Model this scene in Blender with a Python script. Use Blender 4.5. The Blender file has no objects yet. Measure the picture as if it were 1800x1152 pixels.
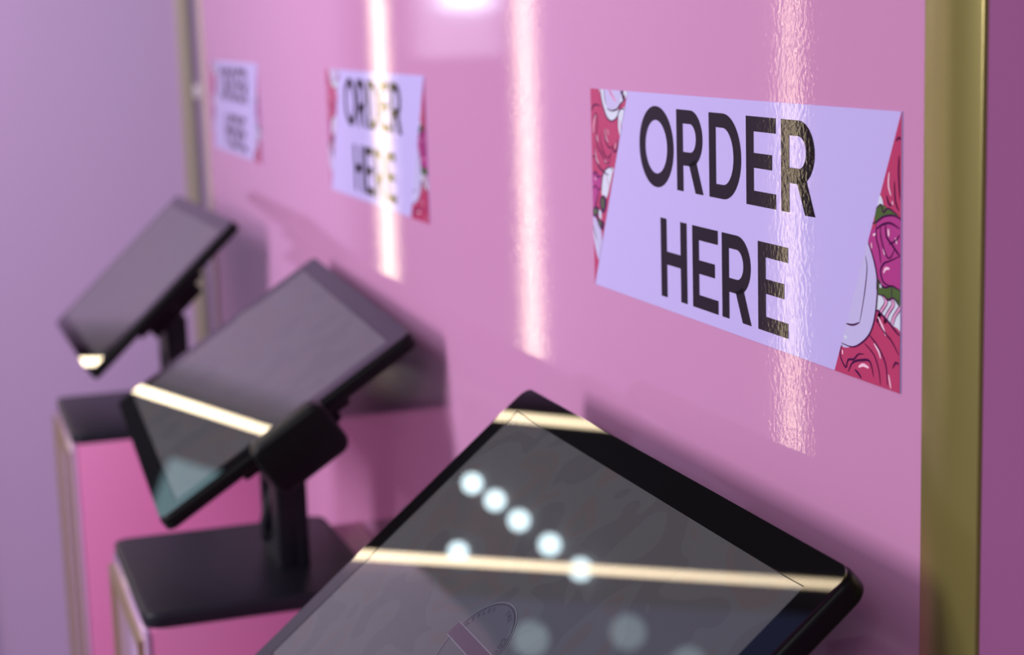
import bpy, bmesh, math, random
from mathutils import Vector, Matrix, Quaternion

C = bpy.context.scene.collection
Z = 1.6                                   # eye height: everything measured from the lens is lifted by this

# ------------------------------------------------------------------ camera
cam_data = bpy.data.cameras.new('camera')
cam = bpy.data.objects.new('camera', cam_data)
C.objects.link(cam)
fwd = Vector((0.30858, 0.93541, -0.17258)); rgt = Vector((0.94746, -0.31834, -0.03138)); upv = Vector((0.08429, 0.15383, 0.98448))
cam.matrix_world = Matrix(((rgt.x, upv.x, -fwd.x, -0.46588), (rgt.y, upv.y, -fwd.y, 0.0), (rgt.z, upv.z, -fwd.z, Z), (0, 0, 0, 1)))
cam_data.sensor_width = 36.0
cam_data.lens = 3100.3 / 1800 * 36
cam_data.clip_start = 0.05
cam_data.dof.use_dof = True
cam_data.dof.focus_distance = 1.02
cam_data.dof.aperture_fstop = 6.6
bpy.context.scene.camera = cam

# ------------------------------------------------------------------ world, lights, exposure
sc = bpy.context.scene
sc.view_settings.view_transform = 'Standard'
sc.view_settings.look = 'None'
sc.view_settings.gamma = 1
sc.view_settings.use_curve_mapping = False
sc.view_settings.exposure = -0.44
w = bpy.data.worlds.new('world'); sc.world = w; w.use_nodes = True
bg = w.node_tree.nodes['Background']
bg.inputs[0].default_value = (0.86, 0.84, 1.0, 1); bg.inputs[1].default_value = 0.54

def area(name, loc, target, sx, sy, power, color):
    l = bpy.data.lights.new(name, 'AREA'); l.shape = 'RECTANGLE'; l.size = sx; l.size_y = sy
    l.energy = power; l.color = color
    o = bpy.data.objects.new(name, l); C.objects.link(o)
    o.location = loc
    d = Vector(target) - Vector(loc)
    o.rotation_euler = d.to_track_quat('-Z', 'Y').to_euler()
    return o
area('booth_lamp_main', (-2.3, 1.5, Z + 0.22), (0, 1.5, Z - 0.25), 0.8, 0.8, 54, (1.0, 0.95, 0.98))
area('fill_light_far', (-1.5, 1.9, Z + 0.8), (-0.15, 3.75, Z - 0.7), 0.7, 0.7, 42, (0.9, 0.92, 1.0))  # added fill that brightens the lavender far wall, not a fixture of the place
area('fill_light_near', (-1.1, -0.9, Z + 0.9), (-0.15, 2.0, Z - 0.6), 0.7, 0.7, 21, (1.0, 0.95, 0.98))  # invented fill from behind the camera, lifts the camera-facing pedestal faces
area('hall_lamp', (-3.0, 7.5, Z + 1.0), (-3.0, 9.5, Z - 0.5), 1.5, 1.5, 30, (0.85, 0.9, 1.0))

# ------------------------------------------------------------------ materials
def mat(name, col, rough=0.5, metal=0.0, spec=0.5, emit=None, estr=0.0, bump=None, coat=0.0):
    m = bpy.data.materials.new(name); m.use_nodes = True
    nt = m.node_tree; b = nt.nodes['Principled BSDF']
    b.inputs['Base Color'].default_value = (*col, 1); b.inputs['Roughness'].default_value = rough
    b.inputs['Metallic'].default_value = metal; b.inputs['Specular IOR Level'].default_value = spec
    b.inputs['Coat Weight'].default_value = coat
    if emit: b.inputs['Emission Color'].default_value = (*emit, 1); b.inputs['Emission Strength'].default_value = estr
    if bump:
        tc = nt.nodes.new('ShaderNodeTexCoord'); n = nt.nodes.new('ShaderNodeTexNoise'); bp = nt.nodes.new('ShaderNodeBump')
        n.inputs['Scale'].default_value = bump[0]; n.inputs['Detail'].default_value = 3
        bp.inputs['Distance'].default_value = bump[1]; bp.inputs['Strength'].default_value = 1
        nt.links.new(tc.outputs['Object'], n.inputs['Vector']); nt.links.new(n.outputs[0], bp.inputs['Height'])
        nt.links.new(bp.outputs[0], b.inputs['Normal'])
    return m

VB = (260, 3.1e-5)
M = dict(
    pink=mat('pink_vinyl', (0.53, 0.235, 0.43), 0.02, bump=VB, spec=0.27),
    pink_box=mat('pink_laminate', (0.56, 0.155, 0.35), 0.30),
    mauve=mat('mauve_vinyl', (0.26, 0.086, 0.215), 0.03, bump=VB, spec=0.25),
    lav=mat('lavender_paint', (0.50, 0.32, 0.55), 0.35),
    lav_dark=mat('dusky_lavender', (0.30, 0.22, 0.38), 0.4),
    lav_gloss=mat('lavender_gloss', (0.44, 0.27, 0.45), 0.12),
    gold=mat('brushed_brass', (0.28, 0.235, 0.075), 0.24, metal=0.5),
    gold_pale=mat('pale_brass', (0.50, 0.40, 0.33), 0.30, metal=0.4),
    gold_frame=mat('frame_brass', (0.34, 0.24, 0.15), 0.3, metal=0.4),
    black=mat('black_plastic', (0.003, 0.0028, 0.0035), 0.38, spec=0.15),
    slate=mat('slate_plastic', (0.011, 0.010, 0.017), 0.40, spec=0.22),
    bezel=mat('black_glass', (0.004, 0.003, 0.004), 0.015),
    grey=mat('hall_grey', (0.16, 0.155, 0.165), 0.8),
    dark=mat('hall_dark', (0.075, 0.07, 0.08), 0.8),
    floor=mat('floor_vinyl', (0.30, 0.26, 0.30), 0.35),
    tube=mat('warm_tube', (0.9, 0.8, 0.7), 0.4, emit=(1.0, 0.80, 0.52), estr=17),
    tube_dim=mat('warm_tube_dim', (0.9, 0.8, 0.7), 0.4, emit=(1.0, 0.80, 0.52), estr=19),
    cap=mat('tube_cap', (0.5, 0.5, 0.5), 0.4, metal=0.8),
    bulb=mat('cool_bulb', (0.9, 0.9, 0.9), 0.4, emit=(0.72, 0.93, 1.0), estr=18),
    bluelit=mat('blue_screen_lit', (0.02, 0.02, 0.03), 0.6, emit=(0.12, 0.18, 0.45), estr=0.8),
    sky=mat('cool_lightbox', (0.8, 0.8, 0.8), 0.6, emit=(0.72, 0.80, 1.0), estr=9),
    glim=mat('dim_blue_lamp', (0.5, 0.5, 0.5), 0.5, emit=(0.50, 0.72, 0.85), estr=2.2),
    teal=mat('teal_lightbox', (0.6, 0.6, 0.6), 0.6, emit=(0.42, 0.85, 0.95), estr=0.9),
    pale=mat('pale_lightbox', (0.8, 0.8, 0.8), 0.6, emit=(0.72, 0.70, 0.9), estr=0.9),
    # sign print
    s_lav=mat('print_lavender', (0.49, 0.405, 0.76), 0.03, bump=VB, spec=0.25),
    s_black=mat('print_black', (0.013, 0.009, 0.014), 0.03, bump=(300, 2.6e-5), spec=0.13),
    s_red=mat('print_raspberry', (0.44, 0.048, 0.135), 0.03, bump=VB, spec=0.25),
    s_mag=mat('print_magenta', (0.40, 0.048, 0.23), 0.03, bump=VB, spec=0.25),
    s_white=mat('print_white', (0.60, 0.62, 0.76), 0.03, bump=VB, spec=0.25),
    s_hi=mat('print_highlight', (0.86, 0.52, 0.68), 0.03, bump=VB, spec=0.25),
    s_blade=mat('print_pale_lavender', (0.50, 0.44, 0.72), 0.03, bump=VB, spec=0.25),
    s_green=mat('print_green', (0.075, 0.12, 0.04), 0.03, bump=VB, spec=0.25),
    s_line=mat('print_line', (0.06, 0.008, 0.06), 0.03, bump=VB, spec=0.25),
    s_pk=mat('print_pink', (0.68, 0.30, 0.52), 0.03, bump=VB, spec=0.25),
)

def display_material():
    m = mat('screen_glass', (0.06, 0.06, 0.06), 0.012, emit=(0.5, 0.45, 0.5), estr=0.03)
    nt = m.node_tree; b = nt.nodes['Principled BSDF']
    tc = nt.nodes.new('ShaderNodeTexCoord'); n = nt.nodes.new('ShaderNodeTexNoise'); r = nt.nodes.new('ShaderNodeValToRGB')
    n.inputs['Scale'].default_value = 13; n.inputs['Detail'].default_value = 1.2; n.inputs['Distortion'].default_value = 1.3
    e = r.color_ramp; e.interpolation = 'CONSTANT'
    e.elements[0].color = (0.058, 0.055, 0.060, 1); e.elements[1].position = 0.43; e.elements[1].color = (0.066, 0.064, 0.069, 1)
    a = e.elements.new(0.53); a.color = (0.070, 0.059, 0.060, 1)
    a = e.elements.new(0.60); a.color = (0.062, 0.060, 0.064, 1)
    nt.links.new(tc.outputs['Object'], n.inputs['Vector']); nt.links.new(n.outputs[0], r.inputs[0]); nt.links.new(r.outputs[0], b.inputs['Base Color'])
    return m
M['display'] = display_material()
M['logo_l'] = mat('screen_logo_light', (0.13, 0.12, 0.15), 0.012, emit=(0.5, 0.45, 0.5), estr=0.03)
M['logo_f'] = mat('screen_logo_field', (0.06, 0.056, 0.066), 0.012, emit=(0.5, 0.45, 0.5), estr=0.03)
M['logo_d'] = mat('screen_logo_dark', (0.045, 0.035, 0.055), 0.012, emit=(0.5, 0.45, 0.5), estr=0.01)
M['logo_p'] = mat('screen_logo_plum', (0.060, 0.034, 0.055), 0.012, emit=(0.5, 0.45, 0.5), estr=0.01)

# ------------------------------------------------------------------ mesh helpers
def link(name, bm, mats, parent=None, mtx=None, smooth=False):
    me = bpy.data.meshes.new(name); bmesh.ops.recalc_face_normals(bm, faces=bm.faces); bm.to_mesh(me); bm.free()
    for m in (mats if isinstance(mats, (list, tuple)) else [mats]): me.materials.append(m)
    if smooth:
        for p in me.polygons: p.use_smooth = True
        try: me.set_sharp_from_angle(angle=math.radians(35))
        except Exception: pass
    o = bpy.data.objects.new(name, me); C.objects.link(o)
    if parent: o.parent = parent
    if mtx is not None: o.matrix_local = mtx
    return o
def box_into(bm, x0, x1, y0, y1, z0, z1, bev=0.0, seg=2, mi=0):
    t = bmesh.new(); bmesh.ops.create_cube(t, size=1)
    for v in t.verts: v.co = Vector(((x0 + x1) / 2 + v.co.x * (x1 - x0), (y0 + y1) / 2 + v.co.y * (y1 - y0), (z0 + z1) / 2 + v.co.z * (z1 - z0)))
    if bev: bmesh.ops.bevel(t, geom=t.edges[:], offset=bev, segments=seg, affect='EDGES', profile=0.5)
    for f_ in t.faces: f_.material_index = mi
    me = bpy.data.meshes.new('t'); t.to_mesh(me); t.free(); bm.from_mesh(me); bpy.data.meshes.remove(me)
def box(name, x0, x1, y0, y1, z0, z1, m, parent=None, bev=0.0, mtx=None, seg=2):
    bm = bmesh.new(); box_into(bm, x0, x1, y0, y1, z0, z1, bev, seg)
    return link(name, bm, m, parent, mtx, smooth=bev > 0)
def slab_into(bm, w_, h_, r, z0, z1, bev=0.0, cx=0, cy=0, n=8, seg=3):
    """rounded-corner slab in the XY plane, edges top and bottom bevelled"""
    t = bmesh.new(); vs = []
    for i, (sx, sy) in enumerate(((1, 1), (-1, 1), (-1, -1), (1, -1))):
        for k in range(n + 1):
            a = math.pi / 2 * (i + k / n)
            vs.append(t.verts.new((cx + sx * (w_ / 2 - r) + r * math.cos(a), cy + sy * (h_ / 2 - r) + r * math.sin(a), z0)))
    fc = t.faces.new(vs)
    ex = bmesh.ops.extrude_face_region(t, geom=[fc])
    for v in ex['geom']:
        if isinstance(v, bmesh.types.BMVert): v.co.z = z1
    if bev:
        es = [e for e in t.edges if abs(e.verts[0].co.z - e.verts[1].co.z) < 1e-7]
        bmesh.ops.bevel(t, geom=es, offset=bev, segments=seg, affect='EDGES', profile=0.5)
    me = bpy.data.meshes.new('t'); t.to_mesh(me); t.free(); bm.from_mesh(me); bpy.data.meshes.remove(me)
def slab(name, w_, h_, r, z0, z1, m, parent=None, bev=0.0, cx=0, cy=0, mtx=None):
    bm = bmesh.new(); slab_into(bm, w_, h_, r, z0, z1, bev, cx, cy)
    return link(name, bm, m, parent, mtx, smooth=True)
def tube_into(bm, pts, r, n=12):
    rings = []
    for i, p in enumerate(pts):
        p = Vector(p); d = (Vector(pts[min(i + 1, len(pts) - 1)]) - Vector(pts[max(i - 1, 0)])).normalized()
        a = d.orthogonal().normalized() if i == 0 else (rings_a - d * rings_a.dot(d)).normalized()
        rings_a = a; b = d.cross(a)
        rings.append([bm.verts.new(p + r * (math.cos(2 * math.pi * k / n) * a + math.sin(2 * math.pi * k / n) * b)) for k in range(n)])
    for i in range(len(rings) - 1):
        for k in range(n):
            bm.faces.new((rings[i][k], rings[i][(k + 1) % n], rings[i + 1][(k + 1) % n], rings[i + 1][k]))
    bm.faces.new(rings[0][::-1]); bm.faces.new(rings[-1])
def empty(name, loc=(0, 0, 0), rz=0.0):
    o = bpy.data.objects.new(name, None); C.objects.link(o); o.location = loc; o.rotation_euler.z = rz; o.empty_display_size = 0.05
    return o
def tag(o, label, cat, group=None):
    o['label'] = label; o['category'] = cat
    if group: o['group'] = group
def struct(o): o['kind'] = 'structure'; return o

# ------------------------------------------------------------------ setting
Y_NEAR, Y_FAR = 0.757, 3.031
struct(box('wall_right', 0.0, 0.10, Y_NEAR, Y_FAR, 0, Z + 2.45, M['pink']))
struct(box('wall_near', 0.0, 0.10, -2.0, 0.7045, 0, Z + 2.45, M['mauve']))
struct(box('trim_1', -0.0015, 0.10, 0.7065, Y_NEAR, 0, Z + 2.45, M['gold'], bev=0.001))
struct(box('trim_2', -0.002, 0.10, Y_FAR, 3.075, 0, Z + 2.45, M['gold_pale'], bev=0.001))
struct(box('wall_far', -0.455, 1.6, 3.75, 3.85, 0, Z + 2.45, M['lav']))
struct(box('trim_3', 0.056, 0.082, 3.735, 3.75, 0, Z + 2.45, M['gold_pale'], bev=0.002))
struct(box('trim_4', 0.082, 0.135, 3.738, 3.75, Z - 0.145, Z - 0.115, mat('pale_rail', (0.62, 0.50, 0.60), 0.3), bev=0.002))
struct(box('floor', -4.5, 2.0, -2.2, 12.2, -0.1, 0.0, M['floor']))
struct(box('ceiling', -4.5, 2.0, -2.2, 12.2, Z + 2.45, Z + 2.55, M['dark']))
struct(box('wall_back', -4.5, 2.0, 12.0, 12.1, 0, Z + 2.45, M['grey']))
struct(box('wall_left', -3.4, -3.3, 4.4, 12.0, 0, Z + 2.45, M['grey']))

# free-standing partition seen only in reflections
bm = bmesh.new()
pts = [(-0.87, 0), (-1.50, 0), (-1.50, Z + 1.05), (-1.02, Z + 0.66), (-0.87, Z + 0.46)]
a = [bm.verts.new((x, 3.86, z)) for x, z in pts]; b = [bm.verts.new((x, 3.90, z)) for x, z in pts]
bm.faces.new(a); bm.faces.new(b[::-1])
for i in range(5): bm.faces.new((a[i], a[(i + 1) % 5], b[(i + 1) % 5], b[i]))
o = link('partition_board', bm, M['lav_dark']); tag(o, 'lavender partition board with a slanting top edge, mirrored in the nearest screen', 'partition')

# ------------------------------------------------------------------ lamps of the place
for x, y, zb_, lab in ((-0.475, 3.70, Z - 0.56, 'warm vertical light tube at the free edge of the lavender far wall'),
                  (-0.852, 3.84, Z - 0.80, 'warm vertical light tube at the near edge of the lavender partition board'),
                  (-1.525, 3.84, Z - 1.12, 'warm vertical light tube at the outer edge of the lavender partition board')):
    t = empty('light_tube', (x, y, 0)); tag(t, lab, 'light', 'vertical light tubes')
    bm = bmesh.new(); tube_into(bm, [(0, 0, zb_), (0, 0, Z + 2.39)], 0.0085, 16); link('tube_lamp', bm, M['tube' if x > -1 else 'tube_dim'], t, smooth=True)
    for z0, z1, nm_ in ((0.0, zb_, 'stand_pole'), (Z + 2.39, Z + 2.45, 'end_cap')):
        bm = bmesh.new(); tube_into(bm, [(0, 0, z0), (0, 0, z1)], 0.013, 16); link(nm_, bm, M['black'], t, smooth=True)
    if x > -0.5: box('added_light_blocker', 0.010, 0.018, -0.022, 0.05, 0, Z + 2.4, M['black'], t)  # unseen fin added to keep the tube's light off the far wall
def bulb(x, y, lab, r=0.05):
    t = empty('ceiling_spotlight', (x, y, Z + 2.45)); tag(t, lab, 'light', 'ceiling spotlights over the hall')
    bm = bmesh.new(); bmesh.ops.create_uvsphere(bm, u_segments=20, v_segments=12, radius=r)
    link('bulb', bm, M['bulb'], t, Matrix.Translation((0, 0, -0.05)), smooth=True)
    bm = bmesh.new(); tube_into(bm, [(0, 0, 0), (0, 0, -0.02)], r * 0.5, 16); link('fitting', bm, M['cap'], t, smooth=True)
BULBS = [(-1.798, 9.249), (-1.793, 8.828), (-1.799, 8.416), (-1.799, 7.936), (-1.80, 7.50)]
names = ['farthest', 'second farthest', 'middle', 'second nearest', 'nearest']
for (x, y), nm in zip(BULBS, names):
    bulb(x, y, 'round cool white spotlight, %s of the row mirrored in the nearest screen' % nm, 0.05)
bulb(-2.214, 9.32, 'round cool white spotlight of the second row, alone beside the first row', 0.05)

o = box('hall_lightbox', -2.44, -2.20, 9.0, 9.03, Z + 0.06, Z + 0.55, M['sky']); tag(o, 'bright blue-white light panel at the back of the hall, mirrored high on the pink wall', 'lightbox')
o = box('pale_lightbox', -2.52, -2.05, 9.04, 9.10, Z - 0.19, Z + 0.55, M['pale']); tag(o, 'pale lilac lightbox behind the bright light panel', 'lightbox')
o = box('video_screen', -3.1, -1.36, 5.3, 5.36, Z + 0.9, Z + 2.40, M['bluelit']); tag(o, 'blue glowing video screen hanging in the hall, mirrored low in the nearest screen', 'screen')
for x, y, z, nm in ((-1.42, 5.24, 1.66, 'leftmost'), (-1.52, 5.24, 1.90, 'highest'), (-1.46, 5.24, 1.32, 'lowest')):
    bm = bmesh.new(); bmesh.ops.create_uvsphere(bm, u_segments=16, v_segments=10, radius=0.06)
    o = link('stage_lamp', bm, M['glim'], None, Matrix.Translation((x, y, Z + z)), smooth=True); tag(o, 'dim pale blue round lamp, %s of three on the blue video screen' % nm, 'lamp', 'lamps on the blue video screen')
o = box('glow_lamp', -2.05, -1.55, 9.0, 9.06, Z + 1.15, Z + 1.75, M['teal'], bev=0.01); tag(o, 'small cool lamp block mirrored in the lowest corner of the middle screen', 'lamp')
box('lamp_core', -1.90, -1.74, 8.97, 9.0, Z + 1.38, Z + 1.52, M['bulb'], o, bev=0.01)

# ------------------------------------------------------------------ signs
SW, SH = 0.4318, 0.1440
def poly(bm, pts, off, mi):
    """flat polygon on the sign face: s to the reader's right, t up"""
    vs = [bm.verts.new((-off, -s, t)) for s, t in pts]
    f_ = bm.faces.new(vs); f_.material_index = mi; return f_
def strip(bm, A, B, off, mi, closed=False):
    n = len(A); va = [bm.verts.new((-off, -s, t)) for s, t in A]; vb = [bm.verts.new((-off, -s, t)) for s, t in B]
    for i in range(n if closed else n - 1):
        j = (i + 1) % n
        f_ = bm.faces.new((va[i], va[j], vb[j], vb[i])); f_.material_index = mi
def smooth_path(pts, k=6, closed=False):
    P = [Vector(p) for p in pts]; n = len(P); out = []
    for i in range(n if closed else n - 1):
        g = (lambda j: P[j % n]) if closed else (lambda j: P[max(0, min(n - 1, j))])
        p0, p1, p2, p3 = g(i - 1), g(i), g(i + 1), g(i + 2)
        for q in range(k):
            t = q / k
            out.append(tuple(0.5 * ((2 * p1) + (-p0 + p2) * t + (2 * p0 - 5 * p1 + 4 * p2 - p3) * t * t + (-p0 + 3 * p1 - 3 * p2 + p3) * t ** 3)))
    if not closed: out.append(tuple(P[-1]))
    return out
def clip(pts, inside, cross):
    out = []
    for i in range(len(pts)):
        a, b = pts[i], pts[(i + 1) % len(pts)]
        ia, ib = inside(a), inside(b)
        if ia: out.append(a)
        if ia != ib: out.append(cross(a, b))
    return out
def clip_half(pts, p, q):
    """keep the part of a polygon on the left of p->q"""
    d = (q[0] - p[0], q[1] - p[1])
    sd = lambda a: d[0] * (a[1] - p[1]) - d[1] * (a[0] - p[0])
    def cr(a, b):
        u, v = sd(a), sd(b); t = u / (u - v); return (a[0] + (b[0] - a[0]) * t, a[1] + (b[1] - a[1]) * t)
    return clip(pts, lambda a: sd(a) >= 0, cr)
LT, LB, RT, RB = (0.0713, SH), (0.0006, 0.0), (0.4316, SH), (0.3637, 0.0)
def clip_poly(pts, region):
    for i in range(len(region)):
        if len(pts) < 3: return []
        pts = clip_half(pts, region[i], region[(i + 1) % len(region)])
    return pts
LEFT = [(0, 0), LB, LT, (0, SH)]           # counter-clockwise
RIGHT = [RB, (SW, 0), (SW, SH), RT]
def art_poly(bm, pts, lay, mi, region, k=5):
    p = clip_poly(smooth_path(pts, k, True), region)
    if len(p) >= 3: poly(bm, p, 0.0009 + lay * 0.00006, mi)
def art_line(bm, pts, wd, lay, mi, region, k=6):
    P = [Vector(p) for p in smooth_path(pts, k)]; n = len(P)
    nrm = []
    for i in range(n):
        d = P[min(i + 1, n - 1)] - P[max(i - 1, 0)]
        nrm.append(Vector((-d.y, d.x)).normalized() if d.length > 1e-9 else Vector((0, 1)))
    tap = [max(0.25, math.sin(math.pi * (i + 0.3) / (n - 0.4)) ** 0.5) for i in range(n)]
    for i in range(n - 1):
        a, b = P[i], P[i + 1]
        h0, h1 = wd / 2 * tap[i], wd / 2 * tap[i + 1]
        q = [tuple(a + nrm[i] * h0), tuple(a - nrm[i] * h0), tuple(b - nrm[i + 1] * h1), tuple(b + nrm[i + 1] * h1)]
        if (Vector(q[1]) - Vector(q[0])).cross(Vector(q[2]) - Vector(q[1])) < 0: q = q[::-1]
        q = clip_poly(q, region)
        if len(q) >= 3: poly(bm, q, 0.0009 + lay * 0.00006, mi)

def build_artwork(side):
    bm = bmesh.new()
    R_, MG, W_, HI, BL, GR, LN, PK = range(8)
    if side == 'L':
        G = LEFT
        art = lambda p, l, m: art_poly(bm, p, l, m, G)
        ln = lambda p, w_=0.0009, l=6, m=LN: art_line(bm, p, w_, l, m, G)
        poly(bm, LEFT, 0.0009, R_)
        # big egg shape
        art([(0.0205, 0.150), (0.0216, 0.1381), (0.0263, 0.1301), (0.0328, 0.124), (0.0404, 0.1221), (0.048, 0.1237), (0.0524, 0.1267), (0.056, 0.133), (0.066, 0.138), (0.075, 0.150)], 1, W_)
        ln([(0.0205, 0.1457), (0.0216, 0.1381), (0.0263, 0.1301), (0.0328, 0.124), (0.0404, 0.1221), (0.048, 0.1237), (0.0524, 0.1267)], 0.0012)
        art([(0.027, 0.150), (0.028, 0.139), (0.033, 0.131), (0.0416, 0.1305), (0.050, 0.132), (0.057, 0.137), (0.060, 0.150)], 2, BL)
        ln([(0.0323, 0.1306), (0.0416, 0.1294), (0.0518, 0.131), (0.0586, 0.135), (0.0662, 0.138)], 0.0013)
        ln([(0.028, 0.145), (0.0285, 0.139), (0.031, 0.133)], 0.0006)
        ln([(0.035, 0.1457), (0.043, 0.140), (0.050, 0.136)], 0.0028, 3, PK)
        ln([(0.037, 0.1445), (0.044, 0.139)], 0.0007, 4, MG)
        for s, t in ((0.061, 0.1425), (0.0635, 0.139)): art([(s - 0.002, t + 0.002), (s + 0.003, t + 0.002), (s + 0.002, t - 0.0014), (s - 0.001, t - 0.001)], 5, LN)
        # second small egg
        art([(0.0531, 0.1255), (0.055, 0.1293), (0.0601, 0.1313), (0.066, 0.1325), (0.066, 0.1252), (0.058, 0.1120), (0.0535, 0.117)], 2, W_)
        ln([(0.0527, 0.118), (0.0531, 0.1255), (0.055, 0.1293), (0.0601, 0.1316), (0.066, 0.131)], 0.0011)
        ln([(0.057, 0.123), (0.0585, 0.1165)], 0.0012, 5, PK)
        # raspberry cream folds
        ln([(0.001, 0.128), (0.008, 0.1325), (0.020, 0.132)], 0.0012)
        ln([(0.002, 0.121), (0.0115, 0.1265), (0.013, 0.118), (0.0100, 0.108), (0.015, 0.101), (0.022, 0.0965), (0.028, 0.0915), (0.035, 0.0925), (0.036, 0.098)], 0.0010)
        ln([(0.020, 0.114), (0.019, 0.106), (0.024, 0.099), (0.031, 0.0955), (0.0375, 0.098), (0.040, 0.104)], 0.0009)
        ln([(0.027, 0.117), (0.028, 0.109), (0.034, 0.103), (0.0405, 0.104)], 0.0010)
        ln([(0.041, 0.106), (0.045, 0.1005), (0.050, 0.103), (0.0505, 0.110)], 0.0012)
        ln([(0.008, 0.103), (0.008, 0.094), (0.014, 0.088), (0.025, 0.0845), (0.033, 0.083)], 0.0014)
        ln([(0.001, 0.094), (0.006, 0.095)], 0.001); ln([(0.002, 0.0815), (0.007, 0.0835), (0.012, 0.0805), (0.018, 0.0815)], 0.0016)
        ln([(0.010, 0.1255), (0.006, 0.118), (0.0055, 0.112)], 0.0016, 5, HI); ln([(0.0110, 0.111), (0.0135, 0.106)], 0.0014, 5, HI)
        ln([(0.008, 0.101), (0.0095, 0.094), (0.015, 0.090)], 0.0015, 5, HI); ln([(0.0275, 0.1165), (0.0300, 0.110), (0.034, 0.1065)], 0.0012, 5, HI)
        ln([(0.033, 0.116), (0.035, 0.112)], 0.0010, 5, HI); ln([(0.047, 0.103), (0.0485, 0.107)], 0.0012, 5, HI); ln([(0.024, 0.0935), (0.029, 0.092)], 0.0012, 5, HI)
        # magenta petal, lower egg, berries, pale blades
        art([(-0.002, 0.0807), (0.0079, 0.0827), (0.0182, 0.0812), (0.0156, 0.0727), (0.0111, 0.0663), (0.0043, 0.0588), (-0.003, 0.0576)], 1, MG)
        ln([(0.000, 0.071), (0.007, 0.0735), (0.012, 0.0705), (0.0165, 0.073)], 0.001); ln([(0.012, 0.069), (0.008, 0.062), (0.005, 0.0585)], 0.001)
        ln([(0.006, 0.0795), (0.008, 0.0775)], 0.0016, 5, HI)
        art([(0.0245, 0.085), (0.0349, 0.0891), (0.043, 0.088), (0.0396, 0.0843), (0.0329, 0.0726), (0.0254, 0.0652), (0.0185, 0.0690), (0.0200, 0.078)], 2, W_)
        ln([(0.0185, 0.0700), (0.0200, 0.078), (0.0245, 0.085), (0.0349, 0.0891), (0.042, 0.087)], 0.0010); ln([(0.028, 0.082), (0.033, 0.076), (0.033, 0.0725)], 0.0012, 5, PK)
        art([(0.0145, 0.0644), (0.0224, 0.0678), (0.0275, 0.0646), (0.0238, 0.0560), (0.0166, 0.0555)], 3, LN); art([(0.0175, 0.0640), (0.0220, 0.0655), (0.0225, 0.0590), (0.019, 0.0580)], 4, GR)
        art([(-0.001, 0.0546), (0.0064, 0.0588), (0.0130, 0.0565), (0.0085, 0.0510), (0.0007, 0.0505)], 3, LN); art([(0.001, 0.0545), (0.006, 0.0565), (0.009, 0.055), (0.006, 0.0520)], 4, GR)
        art([(0.0075, 0.0510), (0.0162, 0.0490), (0.0220, 0.0474), (0.0178, 0.0415), (0.0098, 0.0455)], 3, LN); art([(0.011, 0.0490), (0.0155, 0.0475), (0.0155, 0.0445), (0.012, 0.0455)], 4, GR)
        art([(0.0125, 0.0560), (0.0165, 0.0555), (0.0170, 0.050), (0.013, 0.051)], 4, W_)
        art([(-0.0018, 0.0500), (0.0060, 0.0490), (0.0170, 0.0379), (0.0108, 0.0190), (0.002, 0.030)], 2, BL)
        ln([(0.001, 0.0480), (0.0085, 0.0380), (0.0120, 0.031)], 0.0016, 4, W_); ln([(0.000, 0.0400), (0.006, 0.0310), (0.0095, 0.026)], 0.0018, 4, W_)
        ln([(0.000, 0.0440), (0.007, 0.034)], 0.0007)
    else:
        G = RIGHT
        art = lambda p, l, m: art_poly(bm, p, l, m, G)
        ln = lambda p, w_=0.0009, l=6, m=LN: art_line(bm, p, w_, l, m, G)
        poly(bm, RIGHT, 0.0009, R_)
        # magenta rose above, green leaves, striped paper, blade, cream below
        art([(0.395, 0.078), (0.4065, 0.083), (0.4083, 0.0861), (0.4151, 0.0893), (0.4236, 0.0908), (0.4302, 0.0902), (0.44, 0.088), (0.44, 0.050), (0.4245, 0.0548), (0.4159, 0.0531), (0.4082, 0.0572), (0.402, 0.068)], 1, MG)
        ln([(0.404, 0.0850), (0.4083, 0.0865), (0.4151, 0.0897), (0.4236, 0.0912), (0.4302, 0.0905), (0.4325, 0.089)], 0.0011)
        ln([(0.408, 0.0825), (0.414, 0.0855), (0.422, 0.0870), (0.431, 0.0850)], 0.0012)
        ln([(0.417, 0.0860), (0.418, 0.0800), (0.423, 0.0765), (0.429, 0.0725), (0.4315, 0.071)], 0.0012)
        ln([(0.4205, 0.0760), (0.427, 0.0785), (0.431, 0.082)], 0.0009); ln([(0.408, 0.0850), (0.408, 0.078), (0.411, 0.072), (0.4125, 0.065)], 0.0008)
        ln([(0.412, 0.0850), (0.4125, 0.079), (0.417, 0.071), (0.4215, 0.0690), (0.4265, 0.0745)], 0.0008)
        ln([(0.4045, 0.0790), (0.4075, 0.0800)], 0.0013, 5, HI); ln([(0.420, 0.0840), (0.4205, 0.0800)], 0.0016, 5, HI); ln([(0.427, 0.0800), (0.4285, 0.0770)], 0.0012, 5, HI)
        ln([(0.415, 0.0735), (0.4165, 0.070)], 0.0013, 5, HI); ln([(0.403, 0.0750), (0.4035, 0.072)], 0.001, 5, HI)
        art([(0.4158, 0.0655), (0.4213, 0.0675), (0.435, 0.0715), (0.435, 0.053), (0.4214, 0.0542), (0.4145, 0.0566), (0.4124, 0.0614)], 2, MG)
        ln([(0.4245, 0.0545), (0.4180, 0.0550), (0.4145, 0.0566), (0.4124, 0.0614), (0.4158, 0.0655), (0.4213, 0.0675), (0.4318, 0.0712)], 0.0011)
        ln([(0.4155, 0.0605), (0.4175, 0.0630), (0.4215, 0.0635)], 0.0016, 5, HI)
        art([(0.4060, 0.0850), (0.4076, 0.0931), (0.4126, 0.0958), (0.4199, 0.0942), (0.4290, 0.0917), (0.4248, 0.0909), (0.4151, 0.0895), (0.41, 0.0870)], 3, GR)
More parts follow.
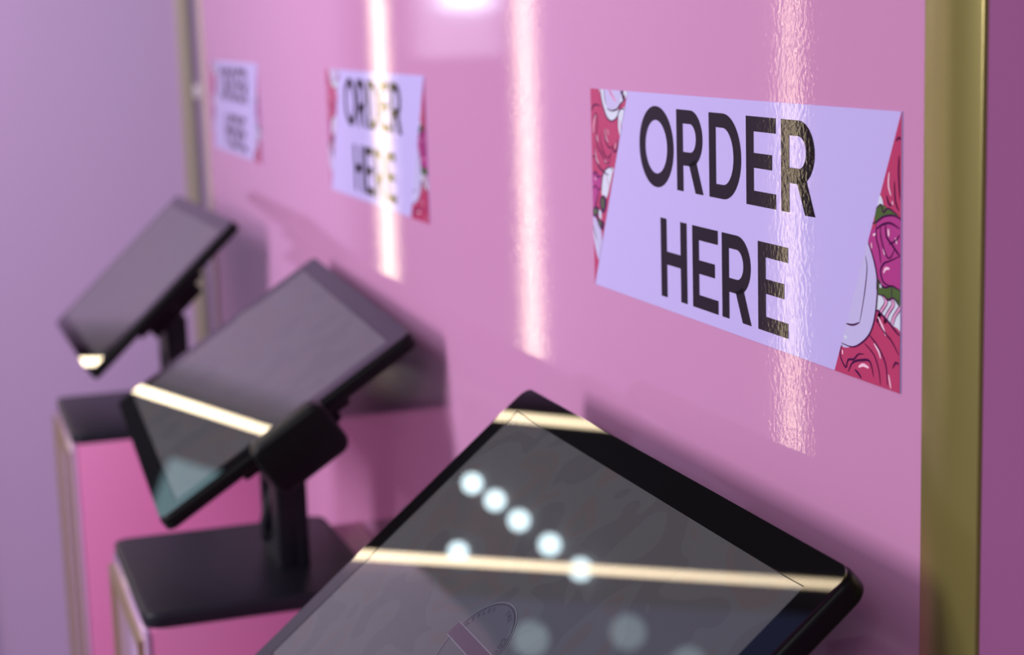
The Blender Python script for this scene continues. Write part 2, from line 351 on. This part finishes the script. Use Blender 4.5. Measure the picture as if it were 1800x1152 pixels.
        ln([(0.4076, 0.0931), (0.4126, 0.0958), (0.4150, 0.0920), (0.4199, 0.0944), (0.4290, 0.0917)], 0.0010)
        art([(0.4080, 0.100), (0.4125, 0.0998), (0.4146, 0.0944), (0.4095, 0.0935)], 2, W_)
        art([(0.4090, 0.0570), (0.4159, 0.0531), (0.4241, 0.0546), (0.4340, 0.053), (0.4340, 0.0448), (0.4256, 0.0487), (0.4201, 0.0472), (0.416, 0.0488), (0.4090, 0.0488)], 4, GR)
        ln([(0.4090, 0.0565), (0.4159, 0.0531), (0.4241, 0.0548), (0.4318, 0.0535)], 0.0011); ln([(0.4095, 0.0485), (0.416, 0.0486), (0.4201, 0.0470), (0.4256, 0.0487), (0.4315, 0.0450)], 0.0011)
        ln([(0.4120, 0.0525), (0.4135, 0.0545)], 0.0020, 6, W_); ln([(0.4240, 0.0540), (0.4235, 0.0490)], 0.0007, 6)
        art([(0.404, 0.0490), (0.4340, 0.0490), (0.4340, 0.0290), (0.4271, 0.0330), (0.4184, 0.0365), (0.404, 0.0400)], 2, W_)
        for s in (0.4155, 0.4225, 0.4295):
            ln([(s - 0.001, 0.0488), (s + 0.0025, 0.0455), (s - 0.003, 0.0395), (s - 0.006, 0.034)], 0.0030, 3, PK)
            ln([(s + 0.0005, 0.0488), (s + 0.0042, 0.0455), (s - 0.0015, 0.0395), (s - 0.0045, 0.034)], 0.0006, 4)
            ln([(s - 0.0025, 0.0488), (s + 0.0010, 0.0455), (s - 0.0045, 0.0395), (s - 0.0075, 0.034)], 0.0006, 4)
        art([(0.4075, 0.0395), (0.4110, 0.0400), (0.4220, 0.0350), (0.4340, 0.0290), (0.4340, -0.004), (0.35, -0.004), (0.37, 0.02)], 3, R_)
        ln([(0.4080, 0.0400), (0.4110, 0.0397), (0.4200, 0.0360), (0.4280, 0.0318), (0.4320, 0.0300)], 0.0013)
        art([(0.3950, 0.080), (0.3996, 0.0750), (0.4046, 0.0677), (0.4086, 0.0587), (0.4093, 0.0493), (0.407, 0.0366), (0.4021, 0.027), (0.3935, 0.0204), (0.3832, 0.0164), (0.3690, 0.0165), (0.36, 0.04), (0.38, 0.07)], 4, BL)
        ln([(0.3996, 0.0745), (0.4046, 0.0677), (0.4086, 0.0587), (0.4093, 0.0493), (0.407, 0.0366), (0.4021, 0.027), (0.3935, 0.0204), (0.3832, 0.0164), (0.3700, 0.0168)], 0.0012)
        ln([(0.3968, 0.0675), (0.3987, 0.0619), (0.3973, 0.0521), (0.3948, 0.0422), (0.3912, 0.0309)], 0.0008); ln([(0.3912, 0.0309), (0.3840, 0.0285), (0.3764, 0.0281)], 0.0011)
        ln([(0.3745, 0.0205), (0.3775, 0.0207)], 0.0022, 5, W_)
        ln([(0.3725, 0.0160), (0.3700, 0.0100), (0.3760, 0.0040), (0.3790, 0.0085), (0.3850, 0.0100), (0.3900, 0.0135), (0.3960, 0.0145)], 0.0012)
        ln([(0.3790, 0.0020), (0.3840, 0.0080), (0.3940, 0.0110), (0.4020, 0.0115), (0.4060, 0.0040)], 0.0014); ln([(0.3860, 0.0045), (0.3900, 0.0030), (0.3930, 0.0010)], 0.0014)
        ln([(0.3960, 0.0205), (0.4060, 0.0160), (0.4110, 0.0090), (0.4130, 0.0010)], 0.0009); ln([(0.4010, 0.0260), (0.4100, 0.0210), (0.4180, 0.0130), (0.4200, 0.0020)], 0.0011)
        ln([(0.4080, 0.0350), (0.4160, 0.0300), (0.4240, 0.0260), (0.4310, 0.0200)], 0.0010); ln([(0.4250, 0.0120), (0.4280, 0.0155), (0.4310, 0.0150)], 0.0012)
        ln([(0.4100, 0.0370), (0.4150, 0.0320), (0.4180, 0.0280)], 0.0016, 5, HI); ln([(0.4060, 0.0220), (0.4110, 0.0185), (0.4130, 0.0150)], 0.0014, 5, HI)
        ln([(0.3900, 0.0065), (0.3950, 0.0085), (0.4010, 0.0080)], 0.0018, 5, HI); ln([(0.4210, 0.0080), (0.4235, 0.0010)], 0.0012, 5, HI); ln([(0.3725, 0.0130), (0.3730, 0.0105)], 0.0012, 5, HI)
        # cream above
        ln([(0.4270, 0.1290), (0.4295, 0.1310), (0.4315, 0.1300)], 0.001); ln([(0.4300, 0.1220), (0.4295, 0.1130), (0.4310, 0.100)], 0.0010)
        ln([(0.4180, 0.1010), (0.4200, 0.0970), (0.4230, 0.0960)], 0.0010); ln([(0.4255, 0.1090), (0.4265, 0.0990), (0.4300, 0.0940)], 0.0009)
        ln([(0.4205, 0.1130), (0.4200, 0.1060), (0.4225, 0.1010)], 0.0013, 5, HI); ln([(0.4235, 0.0985), (0.4245, 0.0965)], 0.0010, 5, HI)
    return bm

def build_lettering():
    bm = bmesh.new(); OFF = 0.00105
    def quad(s0, s1, t0, t1): poly(bm, [(s0, t0), (s1, t0), (s1, t1), (s0, t1)], OFF, 0)
    def arc_strip(cx, ct, ro, to, ri, ti, a0, a1, n=28):
        A = [(cx + ro * math.cos(a0 + (a1 - a0) * i / n), ct + to * math.sin(a0 + (a1 - a0) * i / n)) for i in range(n + 1)]
        B = [(cx + ri * math.cos(a0 + (a1 - a0) * i / n), ct + ti * math.sin(a0 + (a1 - a0) * i / n)) for i in range(n + 1)]
        strip(bm, A, B, OFF, 0)
    SB, BR = 0.0100, 0.0088            # stem and bar thickness
    def letter_O(s, b, h, w_):
        arc_strip(s + w_ / 2, b + h / 2, w_ / 2, h / 2 + 0.0008, w_ / 2 - 0.0105, h / 2 - 0.0085, 0, 2 * math.pi, 56)
    def letter_E(s, b, h, w_):
        quad(s, s + SB, b, b + h)
        quad(s + SB, s + w_, b, b + BR); quad(s + SB, s + w_, b + h - BR, b + h); quad(s + SB, s + w_ - 0.0048, b + h * 0.425, b + h * 0.425 + BR)
    def letter_H(s, b, h, w_):
        quad(s, s + SB, b, b + h); quad(s + w_ - SB, s + w_, b, b + h); quad(s + SB, s + w_ - SB, b + h * 0.42, b + h * 0.42 + BR)
    def letter_D(s, b, h, w_):
        quad(s, s + SB, b, b + h)
        m_ = s + w_ * 0.44; ro = s + w_ - m_
        quad(s + SB, m_, b, b + BR); quad(s + SB, m_, b + h - BR, b + h)
        arc_strip(m_, b + h / 2, ro, h / 2, ro - 0.0105, h / 2 - BR, -math.pi / 2, math.pi / 2)
    def letter_R(s, b, h, w_):
        quad(s, s + SB, b, b + h)
        lo = b + h * 0.32; m_ = s + w_ * 0.52; ro = s + w_ * 0.985 - m_; hh = b + h - lo
        quad(s + SB, m_, b + h - BR, b + h); quad(s + SB, m_, lo, lo + BR)
        arc_strip(m_, lo + hh / 2, ro, hh / 2, ro - 0.0100, hh / 2 - BR, -math.pi / 2, math.pi / 2)
        poly(bm, [(s + w_ - 0.0118, b), (s + w_, b), (s + w_ * 0.72, lo + 0.0050), (s + w_ * 0.47, lo + 0.0010)], OFF, 0)
    b, h = 0.0822, 0.0526
    letter_O(0.0912, b, h, 0.0576); letter_R(0.1538, b, h, 0.0407); letter_D(0.2035, b, h, 0.0455); letter_E(0.2558, b, h, 0.0386); letter_R(0.3010, b, h, 0.0407)
    b, h = 0.0086, 0.0530
    letter_H(0.1252, b, h, 0.0424); letter_E(0.1764, b, h, 0.0384); letter_R(0.2206, b, h, 0.0407); letter_E(0.2705, b, h, 0.0384)
    bmesh.ops.recalc_face_normals(bm, faces=bm.faces)
    ex = bmesh.ops.extrude_face_region(bm, geom=bm.faces[:])
    for v in ex['geom']:
        if isinstance(v, bmesh.types.BMVert): v.co.x += 0.00006
    return bm

ART_M = [M[k_] for k_ in ('s_red', 's_mag', 's_white', 's_hi', 's_blade', 's_green', 's_line', 's_pk')]
Y0, ZT, S = 0.77807, Z - 0.05188, 0.87868
art_labels = ('raspberry swirl artwork', 'raspberry swirl artwork')
proto = empty('order_sign', (0, Y0 + SW, ZT - SH))
box('sign_sheet', -0.0008, 0.0, -SW, 0, 0, SH, M['s_lav'], proto)
for sd in 'LR':
    a_ = link('printed_artwork', build_artwork(sd), ART_M, proto)
    a_['label'] = 'raspberry pink cartoon dessert artwork on the %s edge' % ('left' if sd == 'L' else 'right')
link('lettering', build_lettering(), M['s_black'], proto)['label'] = 'black capital letters reading order here'
labels = ['large lavender order here sign, nearest and in focus beside the brass strip',
          'blurred lavender order here sign in the middle of the pink wall, above the middle kiosk',
          'farthest and most blurred lavender order here sign beside the far wall corner']
for i in range(3):
    r_ = proto if i == 0 else proto.copy()
    if i:
        C.objects.link(r_)
        for ch in list(proto.children):
            c_ = ch.copy(); C.objects.link(c_); c_.parent = r_
    r_.location.y = Y0 + SW + i * S
    tag(r_, labels[i], 'sign', 'order here signs on the pink wall')

# ------------------------------------------------------------------ kiosks and pedestals
T = [((-0.15779, 0.99699, -0.36984), (0.00282, 0.99999, -0.00444), (0.77074, 0.00065, 0.63715)),
     ((-0.15208, 1.87172, -0.36726), (0.03086, 0.99918, 0.02621), (0.83784, -0.04016, 0.54444)),
     ((-0.16627, 2.75169, -0.37388), (-0.01704, 0.99983, -0.00701), (0.73307, 0.01726, 0.67993))]
DW, DH, DT = 0.5025, 0.2968, 0.0165
PLATE_TOP = Z - 0.580; PLATE_T = 0.016
klab = ['nearest black touchscreen kiosk with a large glossy screen, cut by the bottom edge',
        'middle black touchscreen kiosk with a square card reader on its near edge',
        'farthest and smallest black touchscreen kiosk beside the lavender wall']
plab = ['pink pedestal under the nearest touchscreen kiosk',
        'pink pedestal with brass framed side under the middle touchscreen kiosk',
        'pink pedestal with brass framed side under the farthest touchscreen kiosk']

def ring_text(s, r, ctr, a_mid, step, size, flip=False):
    """letters set one by one around a circle on the screen"""
    objs = []
    n = len(s)
    for i, ch in enumerate(s):
        if ch == ' ': continue
        a = a_mid - (i - (n - 1) / 2) * step * (-1 if flip else 1)
        cu = bpy.data.curves.new('t', 'FONT'); cu.body = ch; cu.size = size; cu.align_x = 'CENTER'; cu.align_y = 'CENTER'
        ob = bpy.data.objects.new('t', cu); C.objects.link(ob)
        dg = bpy.context.evaluated_depsgraph_get(); me = bpy.data.meshes.new_from_object(ob.evaluated_get(dg))
        me.transform(Matrix.Translation((ctr[0] + r * math.cos(a), ctr[1] + r * math.sin(a), 0)) @ Matrix.Rotation(a - math.pi / 2 + (math.pi if flip else 0), 4, 'Z'))
        objs.append(me); bpy.data.objects.remove(ob); bpy.data.curves.remove(cu)
    return objs
def line_text(s, ctr, size):
    cu = bpy.data.curves.new('t', 'FONT'); cu.body = s; cu.size = size; cu.align_x = 'CENTER'; cu.align_y = 'CENTER'
    ob = bpy.data.objects.new('t', cu); C.objects.link(ob)
    dg = bpy.context.evaluated_depsgraph_get(); me = bpy.data.meshes.new_from_object(ob.evaluated_get(dg))
    me.transform(Matrix.Translation((ctr[0], ctr[1], 0))); bpy.data.objects.remove(ob); bpy.data.curves.remove(cu)
    return me
def flat_ring(bm, ctr, r0, r1, z, mi, n=72):
    A = [bm.verts.new((ctr[0] + r0 * math.cos(2 * math.pi * i / n), ctr[1] + r0 * math.sin(2 * math.pi * i / n), z)) for i in range(n)]
    B = [bm.verts.new((ctr[0] + r1 * math.cos(2 * math.pi * i / n), ctr[1] + r1 * math.sin(2 * math.pi * i / n), z)) for i in range(n)]
    for i in range(n):
        j = (i + 1) % n; f_ = bm.faces.new((A[i], B[i], B[j], A[j])); f_.material_index = mi

logo_mesh = None
def build_logo():
    bm = bmesh.new(); c = (0.003, -0.016); z = 0.00030
    flat_ring(bm, c, 0.0345, 0.0352, z, 0); flat_ring(bm, c, 0.0330, 0.0337, z, 1)
    n = 60
    disc_ = [bm.verts.new((c[0] + 0.0328 * math.cos(2 * math.pi * i / n), c[1] + 0.0328 * math.sin(2 * math.pi * i / n), z - 0.00008)) for i in range(n)]
    bm.faces.new(disc_).material_index = 3
    def q(x0, x1, y0, y1, zz, mi):
        f_ = bm.faces.new([bm.verts.new(p) for p in ((x0, y0, zz), (x1, y0, zz), (x1, y1, zz), (x0, y1, zz))]); f_.material_index = mi
    q(-0.036, 0.042, -0.0225, -0.0115, z + 0.00006, 2); q(-0.036, 0.042, -0.0118, -0.0110, z + 0.0001, 0); q(-0.036, 0.042, -0.0230, -0.0222, z + 0.0001, 0)
    mes = ring_text('WAFFLES . THE . COCO', 0.0292, c, math.pi / 2, 0.155, 0.0052)
    for me in mes:
        me.transform(Matrix.Translation((0, 0, z + 0.0001)))
        k0 = len(bm.faces); bm.from_mesh(me); bm.faces.ensure_lookup_table()
        for f_ in bm.faces[k0:]: f_.material_index = 1
        bpy.data.meshes.remove(me)
    return bm

for k_ in range(3):
    c, e1, e2 = (Vector(v) for v in T[k_]); c.z += Z
    yc = c.y + (0.0, 0.005, -0.012)[k_]
    # pedestal
    ped = empty('kiosk_pedestal', (0, yc, 0)); tag(ped, plab[k_], 'pedestal', 'pedestals under the kiosks')
    PT = PLATE_TOP - PLATE_T
    box('body', -0.288, -0.001, -0.147, 0.150, 0, PT, M['pink_box'], ped, bev=0.002)
    box('front_panel', -0.2950, -0.2882, -0.147, 0.150, 0, PT, M['lav_gloss'], ped, bev=0.003)
    bm = bmesh.new(); fx0, fx1 = -0.3015, -0.2945
    y0_, y1_, zt_ = -0.140, 0.143, PT - 0.012; g = 0.010
    box_into(bm, fx0, fx1, y0_, y0_ + g, 0.03, zt_); box_into(bm, fx0, fx1, y1_ - g, y1_, 0.03, zt_)
    box_into(bm, fx0, fx1, y0_ + g, y1_ - g, zt_ - g, zt_); box_into(bm, fx0, fx1, y0_ + g, y1_ - g, 0.03, 0.03 + g)
    link('brass_frame', bm, M['gold_frame'], ped)
    # kiosk
    root = empty('touchscreen_kiosk', (-0.170, yc, PT)); tag(root, klab[k_], 'kiosk', 'touchscreen kiosks along the pink wall')
    def loc(x, y, z): return Vector((x + 0.170, y - yc, z - PT))
    slab('base_plate', 0.248, 0.292, 0.018, 0, PLATE_T, M['slate'], root, bev=0.0035)
    # post with an open cable slot in its user side
    px0, px1, py0, py1 = 0.034, 0.067, -0.052, 0.052
    top = Z - 0.435 - PT; s0, s1 = Z - 0.555 - PT, Z - 0.495 - PT
    bm = bmesh.new()
    box_into(bm, px0 + 0.020, px1, py0, py1, PLATE_T - 0.001, top, 0.0015)
    box_into(bm, px0, px0 + 0.021, py0, -0.012, PLATE_T - 0.001, top, 0.0015)
    box_into(bm, px0, px0 + 0.021, 0.034, py1, PLATE_T - 0.001, top, 0.0015)
    box_into(bm, px0, px0 + 0.021, -0.013, 0.035, s1, top); box_into(bm, px0, px0 + 0.021, -0.013, 0.035, PLATE_T - 0.001, s0)
    link('post', bm, M['slate'], root, smooth=True)
    bm = bmesh.new()
    tube_into(bm, [(px0 + 0.012, 0.010, s1 + 0.002), (px0 + 0.004, 0.012, s1 - 0.02), (px0 - 0.004, 0.008, s0 + 0.012), (px0 - 0.006, 0.012, s0 - 0.004), (px0 + 0.004, 0.016, s0 - 0.010)], 0.0028)
    tube_into(bm, [(px0 + 0.012, 0.022, s1 + 0.002), (px0 + 0.003, 0.021, s1 - 0.024), (px0 - 0.005, 0.020, s0 + 0.010), (px0 - 0.004, 0.018, s0 - 0.008), (px0 + 0.004, 0.014, s0 - 0.014)], 0.0028)
    link('cable', bm, M['slate'], root, smooth=True)
    # display, in its own tilted frame: X to the viewer's right, Y up the slope, Z out of the glass
    X = -e1.normalized(); Yv = (e2 - X * e2.dot(X)).normalized(); Zv = X.cross(Yv)
    rl = c - Vector((-0.170, yc, PT))
    F_ = Matrix(((X.x, Yv.x, Zv.x, rl.x), (X.y, Yv.y, Zv.y, rl.y), (X.z, Yv.z, Zv.z, rl.z), (0, 0, 0, 1)))
    hs = slab('display_housing', DW, DH, 0.012, -DT, -0.0012, M['black'], root, bev=0.0035, mtx=F_)
    # black glass border and picture area
    bm = bmesh.new(); n = 8; out = []; r = 0.0105; hw, hh = DW / 2 - 0.0015, DH / 2 - 0.0015
    iw, ih = 0.2285, 0.1265
    for i, (sx, sy) in enumerate(((1, 1), (-1, 1), (-1, -1), (1, -1))):
        for j in range(n + 1):
            a = math.pi / 2 * (i + j / n); out.append((sx * (hw - r) + r * math.cos(a), sy * (hh - r) + r * math.sin(a)))
    inn = [(iw, ih), (-iw, ih), (-iw, -ih), (iw, -ih)]
    vo = [bm.verts.new((x, y, 0)) for x, y in out]; vb = [bm.verts.new((x, y, -0.0015)) for x, y in out]; vi = [bm.verts.new((x, y, 0)) for x, y in inn]
    vi2 = [bm.verts.new((x - math.copysign(0.00012, x), y - math.copysign(0.00012, y), -0.0004)) for x, y in inn]
    N = len(vo)
    for i in range(4):
        for j in range(n): bm.faces.new((vo[i * (n + 1) + j], vo[i * (n + 1) + j + 1], vi[i]))
        bm.faces.new((vo[i * (n + 1) + n], vo[(i * (n + 1) + n + 1) % N], vi[(i + 1) % 4], vi[i]))
        bm.faces.new((vi[i], vi[(i + 1) % 4], vi2[(i + 1) % 4], vi2[i]))
    for i in range(N): bm.faces.new((vo[i], vb[i], vb[(i + 1) % N], vo[(i + 1) % N]))
    link('glass_bezel', bm, M['bezel'], root, F_)
    bm = bmesh.new(); box_into(bm, -iw + 0.0005, iw - 0.0005, -ih + 0.0005, ih - 0.0005, -0.0014, -0.00035)
    dsp = link('screen', bm, M['display'], root, F_)
    if k_ == 0:
        lg = link('screen_logo', build_logo(), [M['logo_l'], M['logo_d'], M['logo_p'], M['logo_f']], dsp)
        lg.matrix_local = Matrix.Translation((0, 0, -0.00035)); lg['label'] = 'faint round badge shown on the screen'
    # mount behind the display
    slab('mount_plate', 0.470, 0.126, 0.006, -DT - 0.010, -DT, M['black'], root, bev=0.002, mtx=F_)
    hb = slab('hinge_block', 0.340, 0.098, 0.010, -DT - 0.040, -DT - 0.009, M['black'], root, bev=0.004, mtx=F_)
    bm = bmesh.new(); tube_into(bm, [(0.165, 0.004, -DT - 0.022), (0.175, 0.004, -DT - 0.022)], 0.009, 20)
    link('hinge_knob', bm, M['slate'], root, F_, smooth=True)
    if k_ == 1:
        t = F_ @ Matrix.Translation((DW / 2 + 0.001, -0.002, -0.0195)) @ Matrix.Rotation(math.pi / 2, 4, 'Y')
        # local: X = down through the glass, Y = up the slope, Z = outward from the near edge
        slab('card_reader', 0.057, 0.083, 0.013, -0.0005, 0.028, M['black'], root, bev=0.005, mtx=t)
